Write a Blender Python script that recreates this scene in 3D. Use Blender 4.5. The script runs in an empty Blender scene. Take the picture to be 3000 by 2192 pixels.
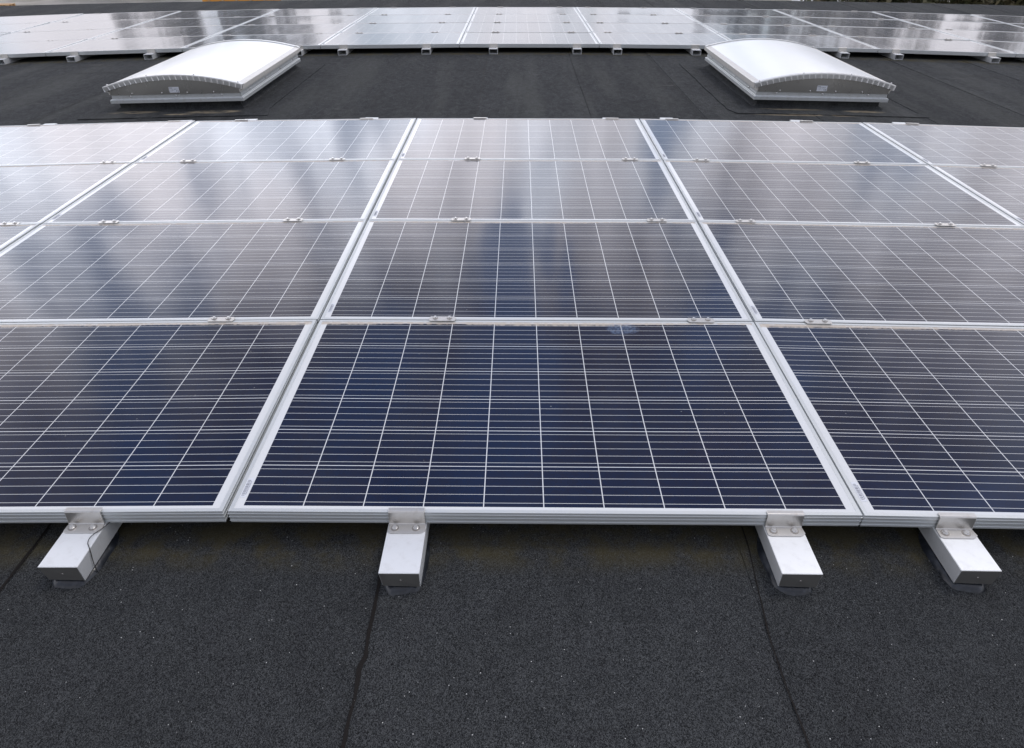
import bpy, bmesh, math, random
from mathutils import Vector, Matrix, noise
R = math.radians
S = bpy.context.scene
COL = S.collection

# ---------------------------------------------------------------- camera
cd = bpy.data.cameras.new('camera'); cam = bpy.data.objects.new('camera', cd); COL.objects.link(cam)
cam.location = (.75472, -1.23675, 1.29121); cam.rotation_euler = (.96558, .00081, .00898)
cd.sensor_width = 36; cd.lens = 36 * 1975.81 / 3000; cd.clip_start = .05; cd.clip_end = 2000
S.camera = cam
S.view_settings.view_transform = 'Standard'; S.view_settings.look = 'None'
S.view_settings.exposure = 0.1; S.view_settings.gamma = 1
S.cycles.max_bounces = 8; S.cycles.diffuse_bounces = 3; S.cycles.glossy_bounces = 4
S.cycles.sample_clamp_indirect = 6

SUN_EL, SUN_AZ = 64, 60          # azimuth clockwise from +Y

# ---------------------------------------------------------------- node helper
class NT:
    def __init__(s, tree):
        s.t = tree; s.n = tree.nodes; s.l = tree.links
    def new(s, ty, **kw):
        n = s.n.new(ty)
        for k, v in kw.items():
            if hasattr(n, k): setattr(n, k, v)
        return n
    def put(s, sock, v):
        if hasattr(v, 'links') or isinstance(v, bpy.types.NodeSocket): s.l.new(v, sock)
        else: sock.default_value = v
    def m(s, op, a, b=0.0, c=0.0, clamp=False):
        n = s.n.new('ShaderNodeMath'); n.operation = op; n.use_clamp = clamp
        s.put(n.inputs[0], a); s.put(n.inputs[1], b); s.put(n.inputs[2], c); return n.outputs[0]
    def mix(s, f, a, b, mode='MIX'):
        n = s.n.new('ShaderNodeMix'); n.data_type = 'RGBA'; n.blend_type = mode
        s.put(n.inputs[0], f); s.put(n.inputs[6], col(a)); s.put(n.inputs[7], col(b)); return n.outputs[2]
    def comb(s, x, y, z):
        n = s.n.new('ShaderNodeCombineXYZ'); s.put(n.inputs[0], x); s.put(n.inputs[1], y); s.put(n.inputs[2], z); return n.outputs[0]
    def sep(s, v):
        n = s.n.new('ShaderNodeSeparateXYZ'); s.l.new(v, n.inputs[0]); return n.outputs
    def noise(s, v, sc, det=3, rough=.5, out=0):
        n = s.n.new('ShaderNodeTexNoise'); s.l.new(v, n.inputs['Vector']); s.put(n.inputs['Scale'], sc)
        n.inputs['Detail'].default_value = det; n.inputs['Roughness'].default_value = rough; return n.outputs[out]
    def ramp(s, f, a, b, lo=0.0, hi=1.0):
        n = s.n.new('ShaderNodeMapRange'); s.put(n.inputs[0], f); n.inputs[1].default_value = a; n.inputs[2].default_value = b
        n.inputs[3].default_value = lo; n.inputs[4].default_value = hi; n.interpolation_type = 'SMOOTHSTEP'; return n.outputs[0]
    def obj(s): return s.n.new('ShaderNodeTexCoord').outputs['Object']
    def scale(s, v, k):
        n = s.n.new('ShaderNodeVectorMath'); n.operation = 'MULTIPLY'; s.l.new(v, n.inputs[0]); n.inputs[1].default_value = k; return n.outputs[0]
def col(c):
    if isinstance(c, (tuple, list)) and len(c) == 3: return (c[0], c[1], c[2], 1)
    return c

# ---------------------------------------------------------------- world
W = bpy.data.worlds.new('World'); S.world = W; W.use_nodes = True
t = NT(W.node_tree)
for n in list(t.n): t.n.remove(n)
sky = t.new('ShaderNodeTexSky', sky_type='NISHITA'); sky.sun_disc = False
sky.sun_elevation = R(SUN_EL); sky.sun_rotation = R(SUN_AZ); sky.air_density = 1.2; sky.dust_density = 2.0
g = t.n.new('ShaderNodeTexCoord').outputs['Generated']
x, y, z = t.sep(g)
el = t.m('ARCSINE', z); az = t.m('ARCTAN2', x, y)
elc = t.m('MAXIMUM', el, 0.0)
v1 = t.comb(t.m('MULTIPLY', az, 5.5), t.m('MULTIPLY', el, 3.4), 3.7)
v2 = t.comb(t.m('MULTIPLY', az, 17), t.m('MULTIPLY', el, 7.0), 9.1)
big = t.noise(v1, 1.0, 2, .5); sm = t.noise(v2, 1.0, 3, .55)
cl = t.m('ADD', t.m('MULTIPLY', big, .68), t.m('MULTIPLY', sm, .32))
# openings to blue sky
azw = t.m('ADD', az, t.m('MULTIPLY', t.m('SUBTRACT', sm, .5), R(14)))
d0 = t.m('DIVIDE', t.m('SUBTRACT', azw, R(0.0)), R(3.0)); gap1 = t.m('EXPONENT', t.m('MULTIPLY', t.m('MULTIPLY', d0, d0), -1.0))
gap1 = t.m('MULTIPLY', gap1, t.ramp(el, R(18), R(26)))
d1 = t.m('DIVIDE', t.m('SUBTRACT', az, R(-29)), R(5)); gap2 = t.m('EXPONENT', t.m('MULTIPLY', t.m('MULTIPLY', d1, d1), -1.0))
gap2 = t.m('MULTIPLY', gap2, t.m('MULTIPLY', t.ramp(el, R(13), R(17)), t.ramp(el, R(30), R(22))))
cover = t.ramp(t.m('SUBTRACT', t.m('SUBTRACT', cl, t.m('MULTIPLY', gap1, .36)), t.m('MULTIPLY', gap2, .10)), .36, .50)
# the cloud deck is brightest low down ahead, greyer overhead
fwd = t.ramp(y, -.1, .8)
lowbright = t.m('MULTIPLY', t.ramp(elc, R(5), R(14)), t.ramp(elc, R(29), R(18)))
lowbright = t.m('MULTIPLY', lowbright, t.ramp(az, R(17), R(-12), .15, 1.0))
mid_el = t.m('MULTIPLY', t.ramp(elc, R(20), R(34)), t.ramp(elc, R(76), R(60)))       # darker bluish deck higher up ahead
lum = t.m('ADD', t.m('SUBTRACT', 1.12, t.m('MULTIPLY', t.m('MULTIPLY', mid_el, fwd), .80)), t.m('MULTIPLY', t.m('MULTIPLY', lowbright, fwd), 1.55))
amp = t.m('MULTIPLY', t.ramp(elc, R(7), R(14), .5, 2.4), t.ramp(elc, R(34), R(22), .28, 1.0))
lum = t.m('MAXIMUM', .12, t.m('ADD', lum, t.m('MULTIPLY', t.m('SUBTRACT', sm, .5), amp)))
lum = t.m('MULTIPLY', t.m('MULTIPLY', lum, t.ramp(y, -.6, .15, .62, 1.0)), 10.0)   # sky dimmed behind the camera, added to darken faces turned that way
warm = t.mix(t.ramp(big, .4, .62), (.92, .965, 1.08), (.99, .96, 1.02))
cc = t.mix(1.0, warm, t.comb(lum, lum, lum), 'MULTIPLY')
blue = t.mix(1.0, sky.outputs[0], (1.25, 1.3, 1.5), 'MULTIPLY')
cover = t.m('MULTIPLY', t.m('ADD', .22, t.m('MULTIPLY', cover, .78)), t.ramp(el, R(26), R(50), 1.0, .70))
fin = t.mix(cover, blue, cc)
bg = t.new('ShaderNodeBackground'); t.put(bg.inputs[0], fin); bg.inputs[1].default_value = .1
out = t.new('ShaderNodeOutputWorld'); t.l.new(bg.outputs[0], out.inputs[0])

sl = bpy.data.lights.new('sun', 'SUN'); so = bpy.data.objects.new('sun', sl); COL.objects.link(so)
sl.energy = .7; sl.angle = R(14); sl.color = (1, .96, .9)
sd = Vector((math.sin(R(SUN_AZ)) * math.cos(R(SUN_EL)), math.cos(R(SUN_AZ)) * math.cos(R(SUN_EL)), math.sin(R(SUN_EL))))
so.rotation_euler = (-sd).to_track_quat('-Z', 'Y').to_euler(); so.location = (0, 0, 20)

# ---------------------------------------------------------------- materials
def mat(name, base=(.5, .5, .5), rough=.5, metal=0.0, spec=.5, ior=1.5):
    m = bpy.data.materials.new(name); m.use_nodes = True; tt = NT(m.node_tree)
    b = tt.n['Principled BSDF']; b.inputs['Base Color'].default_value = col(base)
    b.inputs['Roughness'].default_value = rough; b.inputs['Metallic'].default_value = metal
    b.inputs['IOR'].default_value = ior; b.inputs['Specular IOR Level'].default_value = spec
    return m, tt, b
def bump(tt, b, h, strength, dist):
    n = tt.new('ShaderNodeBump'); n.inputs['Strength'].default_value = strength; n.inputs['Distance'].default_value = dist
    tt.l.new(h, n.inputs['Height']); tt.l.new(n.outputs[0], b.inputs['Normal'])
def metal_mat(name, base, rough, brushed=(1, 1, 1), metal=1.0, dirt=.15, dirtcol=(.3, .27, .22), sc=30):
    m, tt, b = mat(name, base, rough, metal)
    o = tt.obj(); n1 = tt.noise(o, sc, 4, .6); n2 = tt.noise(tt.scale(o, brushed), 300, 2)
    f = tt.ramp(n1, .45, .8, 0, dirt * 2)
    tt.put(b.inputs['Base Color'], tt.mix(f, base, dirtcol))
    tt.put(b.inputs['Roughness'], tt.m('ADD', rough - .06, tt.m('MULTIPLY', tt.m('ADD', tt.m('MULTIPLY', n1, .5), tt.m('MULTIPLY', n2, .5)), .14)))
    tt.put(b.inputs['Metallic'], tt.m('SUBTRACT', metal, tt.m('MULTIPLY', f, .5)))
    bump(tt, b, n2, .12, .001)
    return m
M = {}
M['frame'] = metal_mat('anodised_aluminium', (.60, .62, .62), .42, (.02, 1, 1), .5, .08, (.5, .46, .38))
M['alu'] = metal_mat('brushed_aluminium', (.82, .83, .83), .46, (1, .03, 1), .5, .10)
M['alugrey'] = metal_mat('weathered_aluminium', (.60, .62, .62), .45, (.03, .2, 1), .65, .15)
M['steel'] = metal_mat('stainless_steel', (.64, .62, .585), .30, (1, 1, 1), .85, .14, (.36, .30, .24), 60)
M['zinc'] = metal_mat('bolt_steel', (.80, .79, .77), .22, (1, 1, 1), .95, .1, (.25, .2, .15), 90)
M['washer'] = metal_mat('shaded_washer_steel', (.36, .34, .32), .4, (1, 1, 1), .9, .2, (.2, .16, .12), 90)  # darker than the bolts: contact shade round the heads put into the colour
M['endmetal'] = metal_mat('dark_sheet_metal', (.38, .37, .345), .28, (1, 1, .05), .8, .06, (.2, .19, .16), 8)

# opal acrylic
m, tt, b = mat('opal_acrylic', (.82, .84, .84), .28, 0, .5)
b.inputs['Coat Weight'].default_value = .15; b.inputs['Coat Roughness'].default_value = .12
n1 = tt.noise(tt.obj(), 6, 4); tt.put(b.inputs['Base Color'], tt.mix(tt.ramp(n1, .5, .8, 0, .25), (.86, .88, .88), (.74, .75, .72)))
M['opal'] = m
M['sticker'] = mat('sticker_paper', (.68, .70, .74), .5)[0]
M['ink'] = mat('black_ink', (.03, .03, .035), .5)[0]
M['inkpale'] = mat('grey_ink', (.26, .27, .30), .5)[0]
M['rubber'] = mat('cable_rubber', (.02, .018, .017), .45)[0]
m, tt, b = mat('sealant', (.03, .034, .04), .28)
n1 = tt.noise(tt.obj(), 45, 3); bump(tt, b, n1, .4, .004)
tt.put(b.inputs['Base Color'], tt.mix(tt.ramp(n1, .4, .7), (.014, .016, .020), (.034, .038, .046)))
M['sealant'] = m

# bituminous roofing felt with mineral granules; coordinates are world metres (object sits at the origin)
def felt(name, dark=1.0, stains=True):
    m, tt, b = mat(name, (.04, .04, .042), .95, 0, .16)
    o = tt.new('ShaderNodeNewGeometry').outputs['Position']
    gx, gy, gz = tt.sep(o)
    vg = tt.n.new('ShaderNodeTexVoronoi'); vg.inputs['Scale'].default_value = 560; tt.l.new(o, vg.inputs['Vector']); fine = tt.sep(vg.outputs['Color'])[1]; mid = tt.noise(o, 60, 4, .7); big = tt.noise(o, 2.3, 4, .6)
    streak = tt.noise(tt.comb(tt.m('MULTIPLY', gx, 2.6), tt.m('MULTIPLY', gy, .28), 0), 1.0, 4, .6)
    c = tt.mix(tt.m('POWER', fine, 1.4), (.006, .0065, .007), (.088, .092, .094))
    c = tt.mix(tt.ramp(mid, .38, .66, 0, .25), c, (.026, .028, .032))
    clump = tt.noise(tt.scale(o, (1, .6, 1)), 22, 3, .7)
    far0 = tt.ramp(gy, 3.9, 4.6); ka = tt.ramp(clump, .3, .7, -1, 1); kk = tt.m('ADD', 1.0, tt.m('MULTIPLY', ka, tt.m('ADD', .09, tt.m('MULTIPLY', far0, .17)))); c = tt.mix(1.0, c, tt.comb(kk, kk, kk), 'MULTIPLY')
    c = tt.mix(1.0, c, tt.mix(big, (.78, .78, .78), (1.2, 1.2, 1.2)), 'MULTIPLY')
    # pale greenish weathering in bands along the slope
    far = tt.ramp(gy, 3.9, 4.6)
    c = tt.mix(tt.m('MULTIPLY', tt.ramp(streak, .44, .66, .0, .28), tt.m('MULTIPLY', far, tt.ramp(mid, .3, .6, .5, 1.0))), c, (.112, .115, .105))
    # each roll of felt differs a little
    roll = tt.m('FLOOR', tt.m('DIVIDE', tt.m('SUBTRACT', gx, .407), .941))
    wn = tt.n.new('ShaderNodeTexWhiteNoise'); wn.noise_dimensions = '1D'; tt.l.new(roll, wn.inputs[1])
    k = tt.m('ADD', .90, tt.m('MULTIPLY', wn.outputs[0], .2))
    c = tt.mix(1.0, c, tt.comb(k, k, k), 'MULTIPLY')
    # pale granules
    vo = tt.n.new('ShaderNodeTexVoronoi'); vo.inputs['Scale'].default_value = 105; tt.l.new(o, vo.inputs['Vector'])
    rv = tt.sep(vo.outputs['Color'])[0]
    dot = tt.m('MULTIPLY', tt.m('LESS_THAN', vo.outputs['Distance'], tt.m('MULTIPLY', rv, .135)), tt.m('GREATER_THAN', tt.m('FRACT', tt.m('MULTIPLY', rv, 17.0)), .86))
    c = tt.mix(dot, c, (.55, .55, .53))
    if stains:
        n3 = tt.noise(o, 9, 4, .65); n4 = tt.noise(tt.scale(o, (1, 3, 1)), 3.1, 3)
        # lichen and silt where the panels drip in front of the first row, and just ahead of the far one
        drip = tt.m('MULTIPLY', tt.ramp(gy, -.13, -.02), tt.ramp(gy, .35, .1))
        drip2 = tt.m('MULTIPLY', tt.ramp(gy, 7.36, 7.46), tt.ramp(gy, 7.75, 7.6))
        dr = tt.m('MULTIPLY', tt.m('ADD', drip, drip2), tt.ramp(n3, .38, .62, .05, .7))
        c = tt.mix(dr, c, (.060, .050, .022))
        # silt left by puddles in front of the two skylights
        def pud(cx, cy, rx, ry):
            a = tt.m('DIVIDE', tt.m('SUBTRACT', gx, cx), rx); bb = tt.m('DIVIDE', tt.m('SUBTRACT', gy, cy), ry)
            r2 = tt.m('ADD', tt.m('MULTIPLY', a, a), tt.m('MULTIPLY', bb, bb)); return tt.ramp(r2, 1.0, .3)
        p = None
        for q in ((-2.55, 4.765, .26, .05), (-2.10, 4.66, .16, .03), (-1.84, 4.73, .26, .07), (3.70, 4.79, .20, .05), (3.1, 4.82, .32, .03), (3.15, 4.64, .5, .022)):
            p = pud(*q) if p is None else tt.m('MAXIMUM', p, pud(*q))
        n5 = tt.noise(tt.scale(o, (.5, 1.6, 1)), 14, 4, .6)
        c = tt.mix(tt.m('MULTIPLY', p, tt.ramp(n5, .38, .54, 0, .95)), c, (.22, .185, .13))
        p2 = tt.m('MULTIPLY', tt.ramp(tt.noise(tt.scale(o, (.6, 1.8, 1)), 1.9, 4, .7), .64, .74, 0, .3), far)
        c = tt.mix(p2, c, (.17, .16, .145))
    tt.put(b.inputs['Base Color'], c)
    h = tt.m('ADD', tt.m('SUBTRACT', 1.0, vg.outputs['Distance']), tt.m('MULTIPLY', mid, .8))
    bump(tt, b, h, .6, .002)
    return m
M['felt'] = felt('mineral_felt')
m, tt, b = mat('bitumen_bleed', (.016, .013, .011), .65, 0, .15)
n1 = tt.noise(tt.obj(), 260, 3); bump(tt, b, n1, .5, .002)
tt.put(b.inputs['Base Color'], tt.mix(tt.ramp(n1, .72, .78), (.010, .008, .007), (.3, .3, .28)))
M['bitumen'] = m

# photovoltaic laminate under slightly textured glass; object coords in metres from the panel's front left corner
PW, PD = 1.650, .992
def pv(smear=False):
    m, tt, b = mat('pv_laminate', (.01, .012, .03), .1, 0, .5, 1.45)
    o = tt.obj(); gx, gy, _ = tt.sep(o)
    oi = tt.n.new('ShaderNodeObjectInfo').outputs['Random']
    mx, my = .0325, .0210; px, py = (PW - 2 * mx) / 10, (PD - 2 * my) / 6
    u = tt.m('DIVIDE', tt.m('SUBTRACT', gx, mx), px); v = tt.m('DIVIDE', tt.m('SUBTRACT', gy, my), py)
    fu = tt.m('FRACT', u); fv = tt.m('FRACT', v)
    du = tt.m('MINIMUM', fu, tt.m('SUBTRACT', 1.0, fu)); dv = tt.m('MINIMUM', fv, tt.m('SUBTRACT', 1.0, fv))
    gap = tt.m('MAXIMUM', tt.m('LESS_THAN', du, .0013 / px), tt.m('LESS_THAN', dv, .00125 / py))
    outx = tt.m('MAXIMUM', tt.m('LESS_THAN', u, .0), tt.m('GREATER_THAN', u, 10.0))
    outy = tt.m('MAXIMUM', tt.m('LESS_THAN', v, .0), tt.m('GREATER_THAN', v, 6.0))
    gap = tt.m('MAXIMUM', gap, tt.m('MAXIMUM', outx, outy))
    fb = tt.m('FRACT', tt.m('MULTIPLY', fv, 5.0))
    bus = tt.m('LESS_THAN', tt.m('ABSOLUTE', tt.m('SUBTRACT', fb, .5)), .00072 / (py / 5))
    cid = tt.comb(tt.m('FLOOR', u), tt.m('FLOOR', v), tt.m('MULTIPLY', oi, 37.0))
    wn = tt.n.new('ShaderNodeTexWhiteNoise'); tt.l.new(cid, wn.inputs[0])
    o2 = tt.n.new('ShaderNodeVectorMath'); o2.operation = 'ADD'; tt.l.new(o, o2.inputs[0]); tt.l.new(tt.comb(tt.m('MULTIPLY', oi, 91), 0, 0), o2.inputs[1])
    vo = tt.n.new('ShaderNodeTexVoronoi'); vo.inputs['Scale'].default_value = 70; tt.l.new(o2.outputs[0], vo.inputs['Vector'])
    gr = tt.sep(vo.outputs['Color'])[0]
    f = tt.m('ADD', tt.m('MULTIPLY', wn.outputs[0], .5), tt.m('MULTIPLY', gr, .5))
    cell = tt.mix(f, (.0008, .0078, .036), (.0046, .0062, .023))
    c = tt.mix(bus, cell, (.68, .69, .68))
    c = tt.mix(gap, c, (.72, .73, .73))
    # dust: thin film everywhere, silt crust along the upper edge, rain spots
    film = tt.noise(o2.outputs[0], 3.0, 4, .6)
    c = tt.mix(tt.ramp(film, .4, .8, .0, .008), c, (.42, .40, .37))
    e = tt.m('SUBTRACT', PD - .0115, gy)
    nn = tt.noise(tt.scale(o2.outputs[0], (1, .25, 1)), 55, 4, .65); nb = tt.noise(tt.scale(o2.outputs[0], (1, .2, 1)), 2.2, 2, .5)
    wd = tt.m('ADD', tt.m('MULTIPLY', nb, .040), tt.m('MULTIPLY', nn, .016))
    wd = tt.m('SUBTRACT', wd, .012)
    crust = tt.m('MULTIPLY', tt.ramp(tt.m('SUBTRACT', e, wd), .004, -.004), tt.ramp(nn, .3, .6, .45, .85))
    c = tt.mix(crust, c, (.50, .43, .35))
    vo2 = tt.n.new('ShaderNodeTexVoronoi'); vo2.inputs['Scale'].default_value = 22; tt.l.new(o2.outputs[0], vo2.inputs['Vector'])
    rv = tt.sep(vo2.outputs['Color'])[0]
    dot = tt.m('MULTIPLY', tt.m('LESS_THAN', vo2.outputs['Distance'], tt.m('MULTIPLY', rv, .045)), tt.m('GREATER_THAN', rv, .72))
    c = tt.mix(tt.m('MULTIPLY', dot, .5), c, (.5, .5, .47))
    if smear:
        a = tt.m('DIVIDE', tt.m('SUBTRACT', gx, 1.145), .062); q = tt.m('DIVIDE', tt.m('SUBTRACT', gy, .938), .045)
        r2 = tt.m('ADD', tt.m('MULTIPLY', a, a), tt.m('MULTIPLY', q, q)); n9 = tt.noise(o, 160, 4, .7); n8 = tt.noise(o, 22, 3, .6)
        c = tt.mix(tt.m('MULTIPLY', tt.ramp(tt.m('ADD', r2, tt.m('MULTIPLY', n8, 1.2)), 1.7, 1.1), tt.ramp(n9, .38, .66, .06, .62)), c, (.16, .23, .36))
    tt.put(b.inputs['Base Color'], c)
    b.inputs['Sheen Weight'].default_value = .16; b.inputs['Sheen Roughness'].default_value = .35; b.inputs['Sheen Tint'].default_value = (.75, .75, .74, 1)
    tt.put(b.inputs['Roughness'], tt.m('ADD', .080, tt.m('ADD', tt.m('MULTIPLY', film, .02), tt.m('MULTIPLY', crust, .5))))
    return m
M['pv'] = pv(); M['pv_smear'] = pv(True)
def leafmat(name, a, c2):
    m, tt, b = mat(name, a, .6)
    oi = tt.noise(tt.obj(), 1.3, 3); tt.put(b.inputs['Base Color'], tt.mix(tt.ramp(oi, .35, .65), a, c2)); return m
M['leaf'] = leafmat('foliage', (.06, .07, .03), (.16, .13, .07))
M['leaf2'] = leafmat('dark_foliage', (.04, .05, .022), (.11, .10, .05))
M['bark'] = leafmat('bark', (.09, .07, .05), (.16, .13, .10))
m, tt, b = mat('yard_ground', (.36, .33, .28), .9); n1 = tt.noise(tt.obj(), .35, 5, .6)
tt.put(b.inputs['Base Color'], tt.mix(tt.ramp(n1, .35, .65), (.26, .24, .20), (.42, .39, .34))); M['yard'] = m
m, tt, b = mat('wood', (.5, .33, .16), .7); n1 = tt.noise(tt.scale(tt.obj(), (.3, 4, 8)), 3, 4)
tt.put(b.inputs['Base Color'], tt.mix(n1, (.42, .24, .10), (.66, .46, .25))); M['wood'] = m
M['orange'] = mat('orange_paint', (.75, .33, .04), .5)[0]
M['white'] = mat('white_car_paint', (.8, .8, .8), .25)[0]
M['dark'] = mat('dark_glass', (.01, .012, .015), .08)[0]
M['tyre'] = mat('tyre_rubber', (.02, .02, .02), .8)[0]
M['wall'] = mat('render_wall', (.45, .44, .42), .85)[0]
M['galv'] = mat('galvanised_post', (.45, .47, .5), .5, .4)[0]

# ---------------------------------------------------------------- object helpers
def tag(o, label=None, cat=None, group=None, kind=None):
    for k, v in (('label', label), ('category', cat), ('group', group), ('kind', kind)):
        if v: o[k] = v
    return o
def empty(name, loc=(0, 0, 0), label=None, cat=None, group=None, mtx=None):
    o = bpy.data.objects.new(name, None); COL.objects.link(o); o.empty_display_size = .1
    o.location = loc
    if mtx is not None: o.matrix_world = mtx
    return tag(o, label, cat, group)
def link(name, me, parent=None, loc=None, mtx=None):
    o = bpy.data.objects.new(name, me); COL.objects.link(o)
    if parent: o.parent = parent
    if loc: o.location = loc
    if mtx is not None: o.matrix_local = mtx
    return o
def mesh(name, bm, m, smooth=False):
    me = bpy.data.meshes.new(name); bmesh.ops.recalc_face_normals(bm, faces=bm.faces); bm.to_mesh(me); bm.free()
    if isinstance(m, (list, tuple)):
        for q in m: me.materials.append(q)
    else: me.materials.append(m)
    if smooth:
        for p in me.polygons: p.use_smooth = True
    return me
def box(bm, x0, y0, z0, x1, y1, z1):
    vs = [bm.verts.new(p) for p in ((x0, y0, z0), (x1, y0, z0), (x1, y1, z0), (x0, y1, z0), (x0, y0, z1), (x1, y0, z1), (x1, y1, z1), (x0, y1, z1))]
    return [bm.faces.new([vs[i] for i in f]) for f in ((0, 3, 2, 1), (4, 5, 6, 7), (0, 1, 5, 4), (1, 2, 6, 5), (2, 3, 7, 6), (3, 0, 4, 7))]
def cyl(bm, c, r1, r2, h, n=16, rot=0, axis='Z'):
    def P(a, r, hh):
        u, v = r * math.cos(a), r * math.sin(a)
        return {'Z': (c[0] + u, c[1] + v, c[2] + hh), 'Y': (c[0] + u, c[1] + hh, c[2] + v), 'X': (c[0] + hh, c[1] + u, c[2] + v)}[axis]
    A = [bm.verts.new(P(2 * math.pi * i / n + rot, r1, 0)) for i in range(n)]
    B = [bm.verts.new(P(2 * math.pi * i / n + rot, r2, h)) for i in range(n)]
    bm.faces.new(A); bm.faces.new(B)
    for i in range(n): bm.faces.new((A[i], A[(i + 1) % n], B[(i + 1) % n], B[i]))
def prism(bm, poly, fn):                       # poly: list of 2d points; fn(p, side) -> 3d
    A = [bm.verts.new(fn(p, 0)) for p in poly]; B = [bm.verts.new(fn(p, 1)) for p in poly]
    bm.faces.new(A); bm.faces.new(B[::-1]); n = len(poly)
    for i in range(n): bm.faces.new((A[i], A[(i + 1) % n], B[(i + 1) % n], B[i]))
def tube(bm, pts, r, n=8, closed=False):
    rings = []; pts = [Vector(p) for p in pts]
    for i, p in enumerate(pts):
        d = (pts[min(i + 1, len(pts) - 1)] - pts[max(i - 1, 0)]).normalized()
        a = d.cross(Vector((0, 0, 1)));  a = a.normalized() if a.length > 1e-3 else Vector((1, 0, 0)); b2 = d.cross(a)
        rr = r[i] if isinstance(r, (list, tuple)) else r
        rings.append([bm.verts.new(p + a * rr * math.cos(2 * math.pi * k / n) + b2 * rr * math.sin(2 * math.pi * k / n)) for k in range(n)])
    for A, B in zip(rings, rings[1:]):
        for k in range(n): bm.faces.new((A[k], A[(k + 1) % n], B[(k + 1) % n], B[k]))
    bm.faces.new(rings[0]); bm.faces.new(rings[-1])
def bevel(bm, w, seg=1):
    bmesh.ops.bevel(bm, geom=bm.edges[:], offset=w, segments=seg, affect='EDGES', clamp_overlap=True)

# ---------------------------------------------------------------- shape of the roof (gently crowned for drainage)
def crown(X, Y): return -max(.0008, .00524 - .00029 * Y) * (X - .75) ** 2
def roofz(Y):
    if Y < 4: return -.112
    if Y < 7.5: return -.112 - .022 * (Y - 4) / 3.5
    return -.134 - .011 * (Y - 7.5)
def RZ(X, Y): return roofz(Y) + crown(X, Y)
FX0, FY0, FZ0, FSL, FYA = .05507, 7.5646, -.03644, -.01099, .00303
def near_pt(u, v): return Vector((u, v, crown(u, v)))
def far_pt(u, v):
    X = FX0 + math.cos(FYA) * u - math.sin(FYA) * v; Y = FY0 + math.sin(FYA) * u + math.cos(FYA) * v
    return Vector((X, Y, FZ0 + FSL * v + crown(X, Y)))
def frame_mtx(fn, u, v, w, d):
    a = fn(u, v); ex = (fn(u + w, v) - a).normalized(); ey = (fn(u, v + d) - a); ez = ex.cross(ey).normalized(); ey = ez.cross(ex)
    m = Matrix((ex, ey, ez)).transposed().to_4x4(); m.translation = a; return m

XS = [.407 + .941 * k for k in range(-16, 18)]          # roll laps of the felt
YE = 14.05
bm = bmesh.new()
xs = sorted(set([-14.0, 17.0] + [round(-14 + .25 * i, 3) for i in range(125)]))
cols = []
for X in xs: cols.append((X, 0.0))
for X in XS:
    if -14 < X < 17: cols += [(X - .0005, .0), (X + .0005, .003)]
def lap(X):                                              # each roll rises 3 mm onto its neighbour
    k = math.floor((X - .407) / .941); f = (X - .407) / .941 - k
    return .003 * max(0.0, 1 - f * 6)
cols = sorted([(X, (lap(X) if abs(z0) < 1e-9 else z0)) for X, z0 in cols])
ys = [-3.5 + .25 * i for i in range(int((YE + 3.5) / .25) + 1)] + [YE]
grid = [[bm.verts.new((X, Yy, RZ(X, Yy) + dz)) for X, dz in cols] for Yy in ys]
for r0, r1 in zip(grid, grid[1:]):
    for i in range(len(cols) - 1): bm.faces.new((r0[i], r0[i + 1], r1[i + 1], r1[i]))
# eaves skirt
last = grid[-1]; low = [bm.verts.new((v.co.x, v.co.y + .02, v.co.z - .25)) for v in last]
for i in range(len(last) - 1): bm.faces.new((last[i], last[i + 1], low[i + 1], low[i]))
roof = link('roof', mesh('roof', bm, M['felt'])); tag(roof, kind='structure')
bm = bmesh.new(); box(bm, -14, -3.5, -4.5, 17, 13.9, -.9)
b0 = link('building_wall', mesh('building_wall', bm, M['wall'])); tag(b0, kind='structure')

# bitumen bled out of the laps, irregular ribbons 1 mm proud of the felt
rnd = random.Random(4)
def ribbon(path, w, seed, z=.0045, name='roof_seam', m='bitumen'):
    bm = bmesh.new(); prev = None; L = []
    for (x0, y0), (x1, y1) in zip(path, path[1:]):
        n = max(2, int(math.hypot(x1 - x0, y1 - y0) / .012))
        L += [(x0 + (x1 - x0) * i / n, y0 + (y1 - y0) * i / n) for i in range(n)]
    L.append(path[-1])
    for i, (X, Y) in enumerate(L):
        a = L[max(0, i - 1)]; c = L[min(len(L) - 1, i + 1)]; d = Vector((c[0] - a[0], c[1] - a[1])).normalized(); nrm = Vector((-d.y, d.x))
        q = .5 + noise.noise(Vector((X * 14, Y * 14, seed))) * .4 + .2 * noise.noise(Vector((X * 60, Y * 60, seed)))
        q2 = .5 + noise.noise(Vector((X * 9, Y * 9, seed + 7))) * .6 + .2 * noise.noise(Vector((X * 50, Y * 50, seed + 3)))
        wob = noise.noise(Vector((X * 3, Y * 3, seed + 20))) * w * .3
        p1 = Vector((X, Y)) + nrm * (wob + w * max(.12, q)); p2 = Vector((X, Y)) + nrm * (wob - w * max(.12, q2))
        cur = (bm.verts.new((p1.x, p1.y, RZ(p1.x, p1.y) + z)), bm.verts.new((p2.x, p2.y, RZ(p2.x, p2.y) + z)))
        if prev: bm.faces.new((prev[0], prev[1], cur[1], cur[0]))
        prev = cur
    o = link(name, mesh(name, bm, M[m])); tag(o, kind='structure'); return o
ribbon([(.407, -.80), (.405, -.544), (.4055, -.49), (.409, -.444), (.404, -.37), (.4125, -.346), (.411, -.316), (.408, -.2), (.407, 0), (.407, .4)], .0080, 1)
ribbon([(1.352, -.80), (1.351, -.535), (1.346, -.408), (1.345, -.30), (1.349, -.25), (1.372, -.02), (1.38, .4)], .0034, 2)
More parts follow.
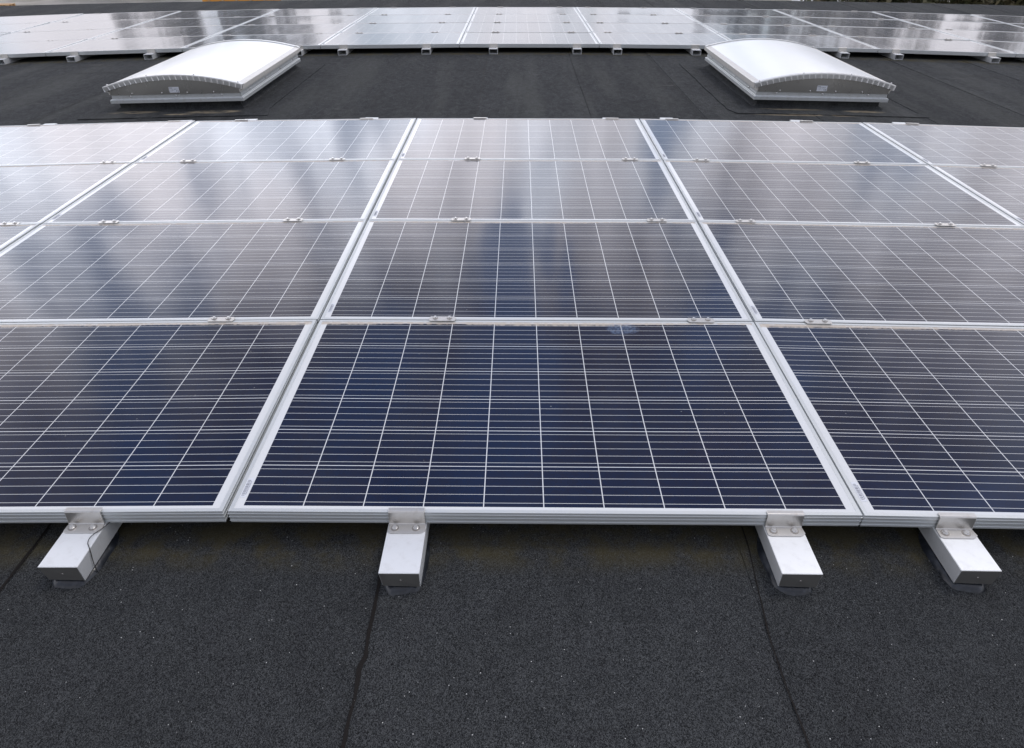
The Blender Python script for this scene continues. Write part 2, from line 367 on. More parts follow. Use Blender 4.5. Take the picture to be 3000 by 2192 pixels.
ribbon([(-.540, -.40), (-.542, -.17), (-.540, .05), (-.54, .4)], .0065, 3)
for X, w, s in ((-.537, .0045, 4), (.402, .0045, 5), (1.345, .003, 6), (2.26, .004, 7), (-3.31, .008, 8), (-4.235, .008, 9), (-5.24, .008, 10), (-1.43, .003, 22), (-2.37, .003, 23), (6.95, .004, 24), (4.13, .003, 25)):
    ribbon([(X, 4.05), (X + .01, 5.2), (X - .008, 6.3), (X + .01, 7.8)], w, s)
for a, b2, w, s in (((-.42, 6.47), (.41, 6.50), .010, 11), ((1.372, 6.50), (2.27, 6.54), .008, 12), ((-4.22, 6.70), (-3.39, 6.70), .012, 13), ((5.08, 6.65), (6.0, 6.57), .012, 14)):
    ribbon([a, b2], w, s)
for X in (-8.9, -8.0, -7.1, -5.2, -4.3, -3.3, -2.4, -.54, .41, 1.35, 2.3, 3.2, 4.15, 5.1, 6.1, 7.0, 8.9):
    ribbon([(X, 11.7), (X + .02, 12.8), (X, 13.95)], .006, X)

# ---------------------------------------------------------------- solar panels
T = .040                                                 # frame height
def rail_profile():                                      # (out, z): out = distance inward from the outer face
    P = [(0, -.0005), (0, -.0075), (-.0019, -.0078), (-.0019, -.0088), (0, -.0097), (0, -.0195), (-.0019, -.0198), (-.0019, -.0208), (0, -.0217),
         (0, -.0325), (-.0019, -.0328), (-.0019, -.0338), (0, -.0347), (0, -T), (.028, -T), (.028, -T + .002), (.002, -T + .002), (.002, -.007), (.0115, -.007), (.0115, -.0008), (.0110, 0), (.0005, 0)]
    return P
def frame_mesh():
    bm = bmesh.new(); P = rail_profile(); rings = []
    for cx, cy, sx, sy in ((0, 0, 1, 1), (PW, 0, -1, 1), (PW, PD, -1, -1), (0, PD, 1, -1)):
        rings.append([bm.verts.new((cx + sx * o, cy + sy * o, z)) for o, z in P])
    n = len(P)
    for k in range(4):
        A, B = rings[k], rings[(k + 1) % 4]
        for i in range(n): bm.faces.new((A[i], A[(i + 1) % n], B[(i + 1) % n], B[i]))
    return mesh('frame', bm, M['frame'])
def glass_mesh(sag, seed):
    bm = bmesh.new(); nx, ny = 24, 16; rr = random.Random(seed); a, b2, c = rr.uniform(.6, 1.4), rr.uniform(-.3, .3), rr.uniform(-.3, .3)
    x0, x1, y0, y1 = .0110, PW - .0110, .0110, PD - .0110
    G = []
    for j in range(ny + 1):
        row = []
        for i in range(nx + 1):
            u, v = i / nx, j / ny
            s = math.sin(math.pi * u) ** .8 * math.sin(math.pi * v) if 0 < u < 1 and 0 < v < 1 else 0
            s *= 1 + b2 * (u - .5) + c * (v - .5)
            row.append(bm.verts.new((x0 + (x1 - x0) * u, y0 + (y1 - y0) * v, -.0014 - sag * a * s)))
        G.append(row)
    for r0, r1 in zip(G, G[1:]):
        for i in range(nx): bm.faces.new((r0[i], r0[i + 1], r1[i + 1], r1[i]))
    me = mesh('glass', bm, M['pv'], True)
    if me.polygons[0].normal.z < 0: me.flip_normals()
    return me
FR = frame_mesh(); GL = [glass_mesh(.0017, s) for s in range(6)]
bm = bmesh.new(); box(bm, .0130, .052, -.0014, .0290, .125, -.0008); LB = mesh('serial_label', bm, M['sticker'])
bm = bmesh.new(); rr = random.Random(11); yy = .058
while yy < .118:
    w = rr.choice([.0009, .0016, .0026]); box(bm, .0155, yy, -.0007, .0235, yy + w, -.0004); yy += w + rr.choice([.001, .0018, .003])
for k in range(9): box(bm, .0250, .062 + k * .0058, -.0007, .0272, .0655 + k * .0058, -.0004)
BC = mesh('barcode', bm, M['inkpale'])
ordn = ['first', 'second', 'third', 'fourth', 'fifth', 'sixth', 'seventh', 'eighth', 'ninth', 'tenth', 'eleventh', 'twelfth', 'thirteenth', 'fourteenth', 'fifteenth', 'sixteenth', 'seventeenth', 'eighteenth']
rr = random.Random(77)
def panel(fn, u, v, i, j, label, group, tiltamp):
    m = frame_mtx(fn, u + rr.uniform(-1, 1) * .0010, v + rr.uniform(-1, 1) * .0008, PW, PD) @ Matrix.Rotation(rr.uniform(-1, 1) * .0005, 4, 'Z')
    m.translation.z += rr.uniform(-.0007, 0)
    root = empty('solar_panel', label=label, cat='solar panel', group=group, mtx=m)
    link('frame', FR, root)
    gl = link('glass', GL[rr.randrange(6)], root)
    gl.rotation_euler = (rr.uniform(-1, 1) * tiltamp, rr.uniform(-1, 1) * tiltamp * .5, 0)
    if label.endswith('front row, middle column'):
        gl.data = gl.data.copy(); gl.data.materials[0] = M['pv_smear']
    lb = link('serial_label', LB, root); link('barcode', BC, lb)
    return root
rowname = ['front row', 'second row', 'third row', 'back row']
colname = ['far left column', 'column left of the middle', 'middle column', 'column right of the middle', 'far right column']
look = ['with a dark blue face', 'with a dusty blue face', 'mirroring pale cloud', 'washed pale by the sky']
for j in range(4):
    for i in range(-2, 3):
        if (j == 0 and abs(i) == 2): continue
        panel(near_pt, i * 1.660 + (0 if j or i == 0 else -.004), j * .998, i, j, 'solar panel in the near array, %s, %s' % (rowname[j], colname[i + 2]), 'solar panels of the near array', .0004)
FC = list(range(-6, 6))
for j in range(4):
    for i in FC:
        if i == -6 and j < 1: continue
        panel(far_pt, i * 1.6585, j * .998, i, j, 'solar panel in the %s of the far array, %s column from left' % (rowname[j], ordn[i + 6]), 'solar panels of the far array', .0016)

# ---------------------------------------------------------------- mounting rails with their clamps
def bolt_mesh():
    bm = bmesh.new(); cyl(bm, (0, 0, 0), .0108, .0104, .0012, 20); cyl(bm, (0, 0, .0012), .0080, .0076, .0012, 16)
    cyl(bm, (0, 0, .0024), .0058, .0052, .0050, 6, .3); me = mesh('bolt', bm, [M['zinc'], M['washer']])
    for p in me.polygons:
        if p.center.z < .0022: p.material_index = 1
    return me
BOLT = bolt_mesh()
RH = .055
def rail_mesh(L, open_end):
    bm = bmesh.new(); w = .05; t0 = .003
    poly = [(-w, 0), (w, 0), (w, -RH), (-w, -RH)]; inn = [(-w + t0, -t0), (w - t0, -t0), (w - t0, -RH + t0), (-w + t0, -RH + t0)]
    if open_end:
        def ring(P, y): return [bm.verts.new((p[0], y, p[1])) for p in P]
        A, B, C, D = ring(poly, 0), ring(inn, 0), ring(poly, L), ring(inn, L)
        for i in range(4):
            k = (i + 1) % 4
            bm.faces.new((A[i], A[k], B[k], B[i])); bm.faces.new((C[i], C[k], D[k], D[i])); bm.faces.new((A[i], A[k], C[k], C[i])); bm.faces.new((B[i], B[k], D[k], D[i]))
    else:
        # closed end: the folded flap leans in a little at the bottom
        A = [bm.verts.new(p) for p in ((-w, 0, 0), (w, 0, 0), (w - .001, .003, -RH), (-w + .004, .006, -RH))]
        B = [bm.verts.new((p[0], L, p[1])) for p in poly]
        bm.faces.new(A); bm.faces.new(B)
        for i in range(4): bm.faces.new((A[i], A[(i + 1) % 4], B[(i + 1) % 4], B[i]))
        bevel(bm, .0012, 2)
    me = mesh('profile', bm, [M['alu'], M['endmetal']])
    for p in me.polygons:
        if p.normal.y < -.8 and p.area > .001: p.material_index = 1  # closed end darker than the rail: its dark roof reflection put into the colour
    return me
def end_clamp_mesh():
    # Z-shaped stainless clip: lip over the frame, web down its face, flange on the rail
    bm = bmesh.new(); w = .0475; t0 = .0024
    prof = [(.0100, .0006), (.0100, .0006 + t0), (.000, .0006 + t0), (-.0032, .0018), (-.0042, -.001), (-.0068, -T + .0005), (-.0105, -T - .0002 + t0 * .6)]
    # web + lip as a bent sheet
    path = [(.0110, .0018), (-.0010, .0018), (-.0036, -.0008), (-.0066, -T + .0035), (-.0095, -T + .0005)]
    def offs(P, d):
        out = []
        for i, p in enumerate(P):
            a = Vector(P[max(0, i - 1)]); c = Vector(P[min(len(P) - 1, i + 1)]); v = (c - a).normalized(); out.append((p[0] + v.y * d, p[1] - v.x * d))
        return out
    up = offs(path, t0 / 2); dn = offs(path, -t0 / 2)
    loop = up + dn[::-1]
    prism(bm, loop, lambda p, s: (w if s else -w, p[0], p[1]))
    # flange with cut corners
    z0 = -T - .0005; f = [(-w, -.0085), (w, -.0085), (w + .003, -.030), (w - .006, -.0375), (w - .012, -.040), (-w + .008, -.040), (-w, -.036), (-w - .001, -.031)]
    prism(bm, f, lambda p, s: (p[0], p[1], z0 + (.0003 if not s else .0003 + t0)))
    bevel(bm, .0006, 1)
    return mesh('end_clamp', bm, M['steel'])
def mid_clamp_mesh():
    bm = bmesh.new(); f = [(-.050, .006), (-.046, .0165), (.044, .0165), (.050, .012), (.051, -.006), (.046, -.0165), (-.043, -.0165), (-.050, -.007)]
    prism(bm, f, lambda p, s: (p[0], p[1], .0006 + (.0026 if s else 0)))
    box(bm, -.04, -.0022, -.045, .04, .0022, .0008)
    bevel(bm, .0005, 1)
    return mesh('mid_clamp', bm, M['steel'])
def back_clamp_mesh():
    bm = bmesh.new(); w = .0475
    box(bm, -w, -.012, .0006, w, .001, .0034); box(bm, -w, .0012, -T, w, .0038, .0034); box(bm, -w, .0038, -T - .0002, w, .036, -T + .0024)
    return mesh('end_clamp', bm, M['steel'])
RM_N = rail_mesh(4.33, False); RM_F = rail_mesh(4.27, True)
EC, MC, BK = end_clamp_mesh(), mid_clamp_mesh(), back_clamp_mesh()
def pad_mesh(seed, L):
    bm = bmesh.new(); rr = random.Random(seed); P = []; n = 60
    for i in range(n):
        a = 2 * math.pi * i / n; q = 1 + .07 * noise.noise(Vector((math.cos(a) * 2, math.sin(a) * 2, seed)))+.03*noise.noise(Vector((math.cos(a) * 7, math.sin(a) * 7, seed)))
        c, s = math.cos(a), math.sin(a); e = .7
        P.append((q * .060 * (abs(c) ** e) * (1 if c > 0 else -1), q * (.105) * (abs(s) ** e) * (1 if s > 0 else -1) + .093))
    A = [bm.verts.new((x, y, -RH - .021)) for x, y in P]; B = [bm.verts.new((x * .95, .093 + (y - .093) * .97, -RH - .0125)) for x, y in P]
    C = [bm.verts.new((x * .78, .093 + (y - .093) * .88, -RH - .0035)) for x, y in P]
    for X, Y in ((A, B), (B, C)):
        for i in range(n): bm.faces.new((X[i], X[(i + 1) % n], Y[(i + 1) % n], Y[i]))
    bm.faces.new(C); return mesh('sealant_bed', bm, M['sealant'], True)
PADS = [pad_mesh(s, 0) for s in range(4)]
def rail(fn, u, y0, y1, me, label, group, near, idx):
    a = fn(u, y0); b2 = fn(u, y1)
    ex = (fn(u + .05, 0) - fn(u - .05, 0)).normalized() * 1.0
    ey = (b2 - a).normalized(); ez = ex.cross(ey).normalized(); ex = ey.cross(ez)
    m = Matrix((ex, ey, ez)).transposed().to_4x4(); m.translation = a + ez * (-T - .0008)
    root = empty('mounting_rail', label=label, cat='mounting rail', group=group, mtx=m)
    link('profile', me, root)
    Tz = T + .0008
    ec = link('end_clamp', EC, root, (0, -y0, Tz))
    for s in (-1, 1):
        bo = link('bolt', BOLT, ec, (s * .0275 - .003, -.0225, -T + .0022)); bo.rotation_euler.z = idx + s
    for k in (1, 2, 3):
        mc = link('mid_clamp', MC, root, (0, -y0 + .998 * k - .003, Tz))
        for s in (-1, 1): link('bolt', BOLT, mc, (s * .027, .004, .0032))
    link('end_clamp', BK, root, (0, -y0 + 3 * .998 + PD, Tz))
    link('sealant_bed', PADS[idx % 4], root)
    if near:
        bm = bmesh.new(); cyl(bm, (0, 0, 0), .0028, .0022, -.0012, 12, 0, 'Y')
        link('rivet', mesh('rivet', bm, M['washer']), root, (.002, .0015, -.028))
    return root
NR = [(-2.9, -.15), (-1.83, -.15), (-1.32, -.15), (-.380, -.149), (.468, -.166), (1.452, -.158), (1.897, -.141), (2.90, -.15), (3.69, -.15)]
nlab = ['ninth', 'eighth']
nn = {3: 'left-hand metal rail end in the foreground with a thin wire over its edge', 4: 'metal rail end in the foreground beside the dark open roof seam', 5: 'metal rail end in the foreground, second from the right', 6: 'metal rail end in the foreground, rightmost of the four'}
for k, (u, y0) in enumerate(NR):
    rail(near_pt, u, y0, 4.18, RM_N, nn.get(k, 'metal rail under the near array, %s from the left' % ordn[k]), 'mounting rails of the near array', True, k)
FRL = [-6.95, -6.35, -5.43, -4.57, -3.64, -3.08, -1.86, -1.33, -.34, .455, 1.445, 1.92, 2.85, 3.69, 4.60, 5.24, 6.39, 6.93]
for k, X in enumerate(FRL):
    rail(far_pt, X - FX0, -.115, 4.155, RM_F, 'hollow metal rail end under the far array, %s from the left' % ordn[k], 'mounting rails of the far array', False, k)

# thin wire hanging over the left rail
bm = bmesh.new()
pts = [(-.318, .03, -.052), (-.324, -.004, -.047), (-.3295, -.026, -.0440), (-.340, -.044, -.0432), (-.3445, -.060, -.0432), (-.340, -.076, -.0428), (-.3310, -.088, -.0442), (-.3265, -.096, -.056), (-.3255, -.104, -.085), (-.3225, -.110, -.118)]
sp = []
for i in range(len(pts) - 1):
    p0, p1, p2, p3 = [Vector(pts[max(0, min(len(pts) - 1, i + d))]) for d in (-1, 0, 1, 2)]
    for q in range(6):
        s = q / 6; sp.append(.5 * ((2 * p1) + (p2 - p0) * s + (2 * p0 - 5 * p1 + 4 * p2 - p3) * s * s + (3 * p1 - p0 - 3 * p2 + p3) * s ** 3))
tube(bm, sp, .0011, 6)
tag(link('wire', mesh('wire', bm, M['rubber'], True)), 'thin black wire looped over the side of the left rail end', 'wire')

# ---------------------------------------------------------------- skylights
def build_skylight():
    """local origin: front left corner of the frame's underside; x 0..1.11, y 0..1.765"""
    w, L = 1.112, 1.765; parts = {}
    # dark felt-covered upstand with a cant at its foot
    bm = bmesh.new(); i0 = .045; h1 = -.060; h2 = -.150
    def ring(dx, z, df=0): return [bm.verts.new(p) for p in ((-dx, -dx - df, z), (w + dx, -dx - df, z), (w + dx, L + dx, z), (-dx, L + dx, z))]
    r = [ring(-i0, .004), ring(-i0, -.040), ring(-.02, -.056), ring(.02, -.085)]
    for A, B in zip(r, r[1:]):
        for k in range(4): bm.faces.new((A[k], A[(k + 1) % 4], B[(k + 1) % 4], B[k]))
    parts['upstand'] = mesh('upstand', bm, M['feltdark'])
    # aluminium base frame: lower nosing, ledge, vertical face
    bm = bmesh.new()
    P = [(.030, 0), (0, 0), (0, .024), (.002, .027), (.013, .0285), (.015, .032), (.015, .048), (.0165, .050), (.0165, .066), (.019, .070), (.030, .070)]
    C = [(0, 0, 1, 1), (w, 0, -1, 1), (w, L, -1, -1), (0, L, 1, -1)]
    rings = [[bm.verts.new((cx + sx * o, cy + sy * o, z)) for o, z in P] for cx, cy, sx, sy in C]
    for k in range(4):
        A, B = rings[k], rings[(k + 1) % 4]
        for i in range(len(P)): bm.faces.new((A[i], A[(i + 1) % len(P)], B[(i + 1) % len(P)], B[i]))
    parts['base_frame'] = mesh('base_frame', bm, M['alugrey'])
    # arch geometry
    ze, za = .128, .212; cx = w / 2; half = w / 2 + .022
    rr_ = (half ** 2 + (za - ze) ** 2) / (2 * (za - ze)); zc = za - rr_; a0 = math.asin(half / rr_)
    def arc(a, dr=0): return (cx + (rr_ + dr) * math.sin(a), zc + (rr_ + dr) * math.cos(a))
    N = 40; A = [-a0 + 2 * a0 * i / N for i in range(N + 1)]
    # dome sheet
    bm = bmesh.new(); G = []
    for y in [.012 + (L - .024) * j / 24 for j in range(25)]:
        G.append([bm.verts.new((arc(a * .985)[0], y, arc(a * .985, -.004)[1])) for a in A])
    for r0, r1 in zip(G, G[1:]):
        for i in range(N): bm.faces.new((r0[i], r0[i + 1], r1[i + 1], r1[i]))
    me = mesh('dome', bm, M['opal'], True)
    if me.polygons[0].normal.z < 0: me.flip_normals()
    parts['dome'] = me
    # end panels (tympana)
    for nm, y0, y1 in (('front', .006, .012), ('back', L - .012, L - .006)):
        bm = bmesh.new(); P = [(w - .02, .062), (.02, .062)] + [(min(w - .012, max(.012, arc(a, -.012)[0])), arc(a, -.012)[1]) for a in A]
        prism(bm, P, lambda p, s: (p[0], y1 if s else y0, p[1])); parts['end_' + nm] = mesh('end_panel', bm, M['endmetal'])
    # pleated arch flanges: a curved strip folded down over the ends
    for nm, ys, sg in (('front', -.010, 1), ('back', L + .010, -1)):
        bm = bmesh.new(); n = 24 * 8; prev = None
        for i in range(n + 1):
            a = -a0 + 2 * a0 * i / n; ph = (i % 8) / 8; pl = 0
            if ph > .80: pl = (ph - .80) / .2 * .0055
            elif ph < .04: pl = .0055 * (1 - ph / .04)
            t_ = [(arc(a, .0035), ys + sg * .038), (arc(a, .0035), ys), (arc(a, -.004), ys - sg * .0015), (arc(a, -.036), ys - sg * (.0005 + pl)), (arc(a, -.036), ys + sg * .004 - sg * pl), (arc(a, -.006), ys + sg * .003), (arc(a, -.002), ys + sg * .038)]
            cur = [bm.verts.new((q[0], yy, q[1])) for q, yy in t_]
            if prev:
                for k in range(len(cur)): bm.faces.new((prev[k], prev[(k + 1) % len(cur)], cur[(k + 1) % len(cur)], cur[k]))
            else: bm.faces.new(cur)
            prev = cur
        bm.faces.new(prev); parts['arch_' + nm] = mesh('arch_flange', bm, M['flange'])
    # side rails holding the dome edges
    for nm, sg, xo in (('l', 1, 0), ('r', -1, w)):
        bm = bmesh.new(); e = -.020
        P = [(e, .094), (e, .124), (e + .003, .1275), (e + .048, .139), (e + .050, .134), (e + .012, .122), (e + .012, .100), (.017, .092), (.017, .070), (.012, .070), (.012, .088)]
        prism(bm, P, lambda p, s: (xo + sg * p[0], L + .012 if s else -.002, p[1])); parts['side_' + nm] = mesh('side_rail', bm, M['alurail'])
    return parts, arc, a0, w, L
M['feltdark'] = felt('upstand_felt', stains=False)
M['flange'] = metal_mat('flange_aluminium', (.66, .66, .65), .33, (1, 1, .05), .85, .1)
M['alurail'] = metal_mat('rail_aluminium', (.72, .70, .66), .42, (1, .03, 1), .5, .18, (.4, .36, .29))
SP, arc, a0, SW, SL = build_skylight()
bm = bmesh.new(); bmesh.ops.create_uvsphere(bm, u_segments=12, v_segments=8, radius=.0085); SCR = mesh('screw', bm, M['zinc'], True)
bm = bmesh.new(); bmesh.ops.create_uvsphere(bm, u_segments=10, v_segments=6, radius=.006); SCS = mesh('screw', bm, M['zinc'], True)
# sticker with heading bar, lines of print and CE mark
bm = bmesh.new(); box(bm, 0, -.0008, 0, .083, 0, .043); STK = mesh('sticker', bm, M['sticker'])
bm = bmesh.new()
box(bm, .004, -.0014, .034, .028, -.0009, .038)
for k in range(5): box(bm, .008 + (k % 2) * .012, -.0014, .029 - k * .0045, .008 + (k % 2) * .012 + .03 - k * .003, -.0009, .0302 - k * .0045)
for x0 in (.044, .053, .064): box(bm, x0, -.0014, .024, x0 + .006, -.0009, .030)
PRN = mesh('print', bm, M['inkpale'])
fc = bpy.data.curves.new('ce', 'FONT'); fc.body = 'CE'; fc.size = .019; fo = bpy.data.objects.new('ce_tmp', fc); COL.objects.link(fo)
dg = bpy.context.evaluated_depsgraph_get(); CEM = bpy.data.meshes.new_from_object(fo.evaluated_get(dg)); CEM.materials.clear(); CEM.materials.append(M['ink'])
bpy.data.objects.remove(fo)
def skylight(loc, ry, rz, label, stx, n):
    root = empty('skylight', loc, label, 'skylight', 'barrel skylights on the roof'); root.rotation_euler = (0, ry, rz); root.scale = (1.035,) * 3
    link('upstand', SP['upstand'], root); bf = link('base_frame', SP['base_frame'], root); link('dome', SP['dome'], root)
    ef = link('end_panel', SP['end_front'], root); link('end_panel', SP['end_back'], root)
    af = link('arch_flange', SP['arch_front'], root); ab = link('arch_flange', SP['arch_back'], root)
    for s in ('side_l', 'side_r'): link('side_rail', SP[s], root)
    for x in (.18, .56, .94): link('screw', SCR, bf, (x, .014, .052))
    for y in (.22, .66, 1.1, 1.54):
        link('screw', SCR, bf, (.014, y, .052)); link('screw', SCR, bf, (SW - .014, y, .052))
    for x in (.2, .45, .66, .88): link('screw', SCS, ef, (x, .004, .075))
    for f in (-.93, -.33, .33, .93):
        for par, y in ((af, .006), (ab, SL - .006)):
            q = arc(a0 * f, .007); link('screw', SCS, par, (q[0], y, q[1]))
    st = link('sticker', STK, ef, (stx, .0055, .075)); link('print', PRN, st)
    ce = link('ce_mark', CEM, st, (.056, -.0012, .004)); ce.rotation_euler = (R(90), 0, 0); ce.scale = (1, 1, 1)
    return root
skylight((-2.748, 4.823, -.094), -.0215, 0.0, 'white domed barrel skylight on the left side of the roof', .515, 0)
skylight((2.770, 4.870, -.064), .0195, .004, 'white domed barrel skylight on the right side of the roof', .50, 1)

# felt flashing patches welded round each upstand
def patch(x0, y0, x1, y1, seed):
    bm = bmesh.new(); P = []; n = 24
    def edge(a, b2, k):
        for i in range(k):
            f = i / k; X = a[0] + (b2[0] - a[0]) * f; Y = a[1] + (b2[1] - a[1]) * f
            P.append((X + .012 * noise.noise(Vector((X * 5, Y * 5, seed))), Y + .012 * noise.noise(Vector((X * 5, Y * 5, seed + 9)))))
    edge((x0 + .05, y0), (x1, y0), n); edge((x1, y0), (x1 - .06, y0 + .25), 6); edge((x1 - .06, y0 + .25), (x1 - .06, y1), n); edge((x1 - .06, y1), (x0, y1), n); edge((x0, y1), (x0, y0 + .06), n)
    A = [bm.verts.new((X, Y, RZ(X, Y) + .0065)) for X, Y in P]; B = [bm.verts.new((X, Y, RZ(X, Y) + .003)) for X, Y in P]
    bm.faces.new(A)
    for i in range(len(P)): bm.faces.new((A[i], A[(i + 1) % len(P)], B[(i + 1) % len(P)], B[i]))
    bmesh.ops.triangulate(bm, faces=[f for f in bm.faces if len(f.verts) > 4])
    tag(link('roof_flashing', mesh('roof_flashing', bm, M['felt'])), kind='structure')
patch(-2.98, 4.575, -1.33, 6.86, 1); patch(2.535, 4.655, 4.19, 6.90, 2)

# ---------------------------------------------------------------- beyond the roof
bm = bmesh.new(); GZ = -4.5
g4 = [bm.verts.new(p) for p in ((-900, -300, GZ), (900, -300, GZ), (900, 1200, GZ), (-900, 1200, GZ))]; bm.faces.new(g4)
tag(link('ground', mesh('ground', bm, M['yard'])), kind='structure')
# pallet stack
def pallets(loc, rz, n, label):
    root = empty('pallet_stack', loc, label, 'pallets'); root.rotation_euler.z = rz
    for k in range(n):
        bm = bmesh.new(); z0 = k * .145
        for q in range(7): box(bm, -.6, -.4 + q * .118, z0 + .12, .6, -.4 + q * .118 + .09, z0 + .142)
        for q in (-.4, -.05, .3):
            for xx in (-.6, -.07, .46): box(bm, xx, q, z0 + .022, xx + .14, q + .1, z0 + .1195)
        for q in (-.4, -.05, .3): box(bm, -.6, q, z0, .6, q + .1, z0 + .0215)
        link('pallet', mesh('pallet', bm, M['wood']), root)
pallets((-30.9, 43, GZ), .25, 9, 'tall stack of brown wooden pallets at the left edge beyond the roof')
pallets((-29.6, 43.3, GZ), .1, 8, 'lower stack of brown wooden pallets beyond the roof, beside the light yard')
# tyre
bm = bmesh.new(); Rr, r2 = .36, .14
V = [[bm.verts.new(((Rr + r2 * math.cos(b_)) * math.cos(a_), r2 * math.sin(b_), (Rr + r2 * math.cos(b_)) * math.sin(a_))) for b_ in [2 * math.pi * k / 12 for k in range(12)]] for a_ in [2 * math.pi * i / 28 for i in range(28)]]
for i in range(28):
    for k in range(12): bm.faces.new((V[i][k], V[(i + 1) % 28][k], V[(i + 1) % 28][(k + 1) % 12], V[i][(k + 1) % 12]))
ty = link('tyre', mesh('tyre', bm, M['tyre'], True)); ty.location = (-27.3, 44, GZ + .5); tag(ty, 'black tyre standing upright in the light yard behind the roof', 'tyre')
# orange skip
root = empty('skip_container', (-17.4, 49, GZ), 'orange metal skip in the yard beyond the roof edge', 'skip')
bm = bmesh.new(); prism(bm, [(-2.0, 0), (2.0, 0), (2.5, 1.5), (-2.5, 1.5)], lambda p, s: (p[0], .9 if s else -.9, p[1])); link('body', mesh('body', bm, M['orange']), root)
bm = bmesh.new()
for xx in (-1.9, -1.0, -.1, .8, 1.7): box(bm, xx, -.98, .05, xx + .12, -.905, 1.45)
link('ribs', mesh('ribs', bm, M['wood']), root)
# white car
root = empty('parked_car', (20.6, 48, GZ), 'white car parked beyond the roof edge beside the hedge', 'car'); root.rotation_euler.z = .1
bm = bmesh.new(); prism(bm, [(-2.1, .35), (2.1, .35), (2.15, .75), (1.95, .95), (1.0, 1.05), (.45, 1.5), (-1.1, 1.52), (-1.85, 1.05), (-2.15, .9)], lambda p, s: (p[0], (.85 if s else -.85) * (.8 if p[1] > 1.2 else 1), p[1])); bevel(bm, .05, 2)
link('body', mesh('body', bm, M['white'], False), root)
for s in (-1, 1):
    bm = bmesh.new(); prism(bm, [(.85, 1.08), (.42, 1.43), (-1.0, 1.45), (-1.6, 1.08)], lambda p, q: (p[0], s * ((.70 if p[1] > 1.2 else .83) + (.03 if q else 0)), p[1])); link('window', mesh('window', bm, M['dark']), root)
    for xx in (-1.35, 1.35):
        bm = bmesh.new(); cyl(bm, (xx, s * .72, .33), .33, .33, s * .2, 24, 0, 'Y'); link('wheel', mesh('wheel', bm, M['tyre']), root)
# galvanised post right
bm = bmesh.new(); cyl(bm, (0, 0, 0), .14, .12, 6.0, 12)
po = link('post', mesh('post', bm, M['galv'])); po.location = (19.0, 22.2, GZ); tag(po, 'grey metal post at the right end of the hedge', 'post')

def crown_mesh(rx, ry, rz, n, leaf, seed, m, low=-1.0):
    rr = random.Random(seed); bm = bmesh.new(); cl = [(rr.uniform(-1, 1), rr.uniform(-1, 1), rr.uniform(low, 1), rr.uniform(.16, .34)) for _ in range(40)]
    cl = [c for c in cl if c[0] ** 2 + c[1] ** 2 + c[2] ** 2 < 1.05]
    for i in range(n):
        c = rr.choice(cl); d = Vector((rr.gauss(0, 1), rr.gauss(0, 1), rr.gauss(0, 1))).normalized() * c[3] * rr.uniform(.4, 1.1)
        p = Vector(((c[0] + d.x) * rx, (c[1] + d.y) * ry, (c[2] + d.z) * rz))
        a = Vector((rr.gauss(0, 1), rr.gauss(0, 1), rr.gauss(0, 1))).normalized(); b2 = a.orthogonal().normalized(); s = leaf * rr.uniform(.5, 1.2)
        bm.faces.new([bm.verts.new(p + a * s), bm.verts.new(p + b2 * s * .6), bm.verts.new(p - a * s), bm.verts.new(p - b2 * s * .6)])
    return mesh('crown', bm, m)
CR = [crown_mesh(3.6, 3.2, 4.2, 2600, .24, s, M['leaf'] if s % 2 else M['leaf2']) for s in range(4)]
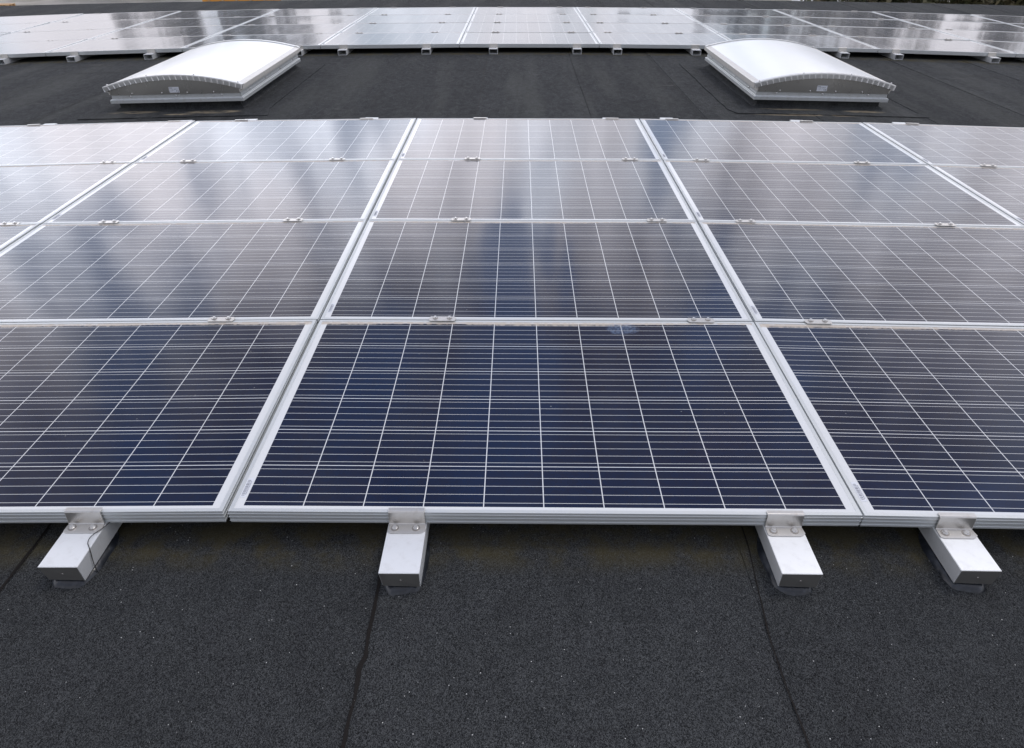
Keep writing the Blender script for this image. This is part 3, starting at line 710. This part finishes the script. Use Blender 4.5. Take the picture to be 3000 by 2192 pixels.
def trunk_mesh(h, seed):
    rr = random.Random(seed); bm = bmesh.new()
    tube(bm, [(0, 0, 0), (.1, 0, h * .4), (-.05, .1, h * .75), (.1, 0, h)], [.28, .22, .14, .04], 8)
    for k in range(7):
        z0 = h * rr.uniform(.35, .8); a = rr.uniform(0, 6.28); l = rr.uniform(1.2, 2.6)
        tube(bm, [(0, 0, z0), (math.cos(a) * l * .5, math.sin(a) * l * .5, z0 + l * .45), (math.cos(a) * l, math.sin(a) * l, z0 + l * 1.1)], [.09, .06, .02], 6)
    return mesh('trunk', bm, M['bark'])
TK = [trunk_mesh(9, s) for s in range(2)]
rr = random.Random(9)
TR = [(-43, 64, .60), (-36, 62, .62), (-27.5, 58, 1.0), (-23, 58, 1.08), (-18, 57, .98), (-13, 60, .80), (-6.5, 62, .70), (-1, 63, .66), (4.5, 62, .70), (10.5, 60, .76), (17.5, 57, .98), (22, 56, 1.06), (26.5, 55, .84), (33, 57, .66), (40, 58, .72), (47, 60, .66)]
for k, (X, Y, s) in enumerate(TR):
    root = empty('tree', (X, Y, GZ), 'leafy tree in the row beyond the roof, %s from the left' % ordn[k], 'tree', 'trees beyond the roof')
    root.scale = (s, s, s); root.rotation_euler.z = rr.uniform(0, 6)
    link('trunk', TK[k % 2], root); c = link('crown', CR[k % 4], root, (0, 0, 7.6)); c.rotation_euler.z = rr.uniform(0, 6)
# hedge bushes, visible along the top right edge
HB = [crown_mesh(1.7, 1.1, 2.1, 5200, .10, 20 + s, M['leaf'] if s != 1 else M['leaf2']) for s in range(3)]
bm = bmesh.new(); rr = random.Random(3)
for k in range(9):
    a = rr.uniform(0, 6.28); l = rr.uniform(.4, 1.2); tube(bm, [(0, 0, 0), (math.cos(a) * l * .4, math.sin(a) * l * .4, 1.6), (math.cos(a) * l, math.sin(a) * l * .7, 3.4)], [.06, .04, .015], 6)
HS = mesh('stems', bm, M['bark'])
for k in range(7):
    X = 10.6 + k * 1.25
    root = empty('bush', (X, 21.5 + rr.uniform(-.3, .3), GZ), 'dark green bush in the hedge beyond the roof, %s from the left' % ordn[k], 'bush', 'hedge bushes beyond the roof')
    link('stems', HS, root); c = link('crown', HB[k % 3], root, (0, 0, 3.5)); c.rotation_euler.z = rr.uniform(-.3, .3) + (math.pi if k % 2 else 0)
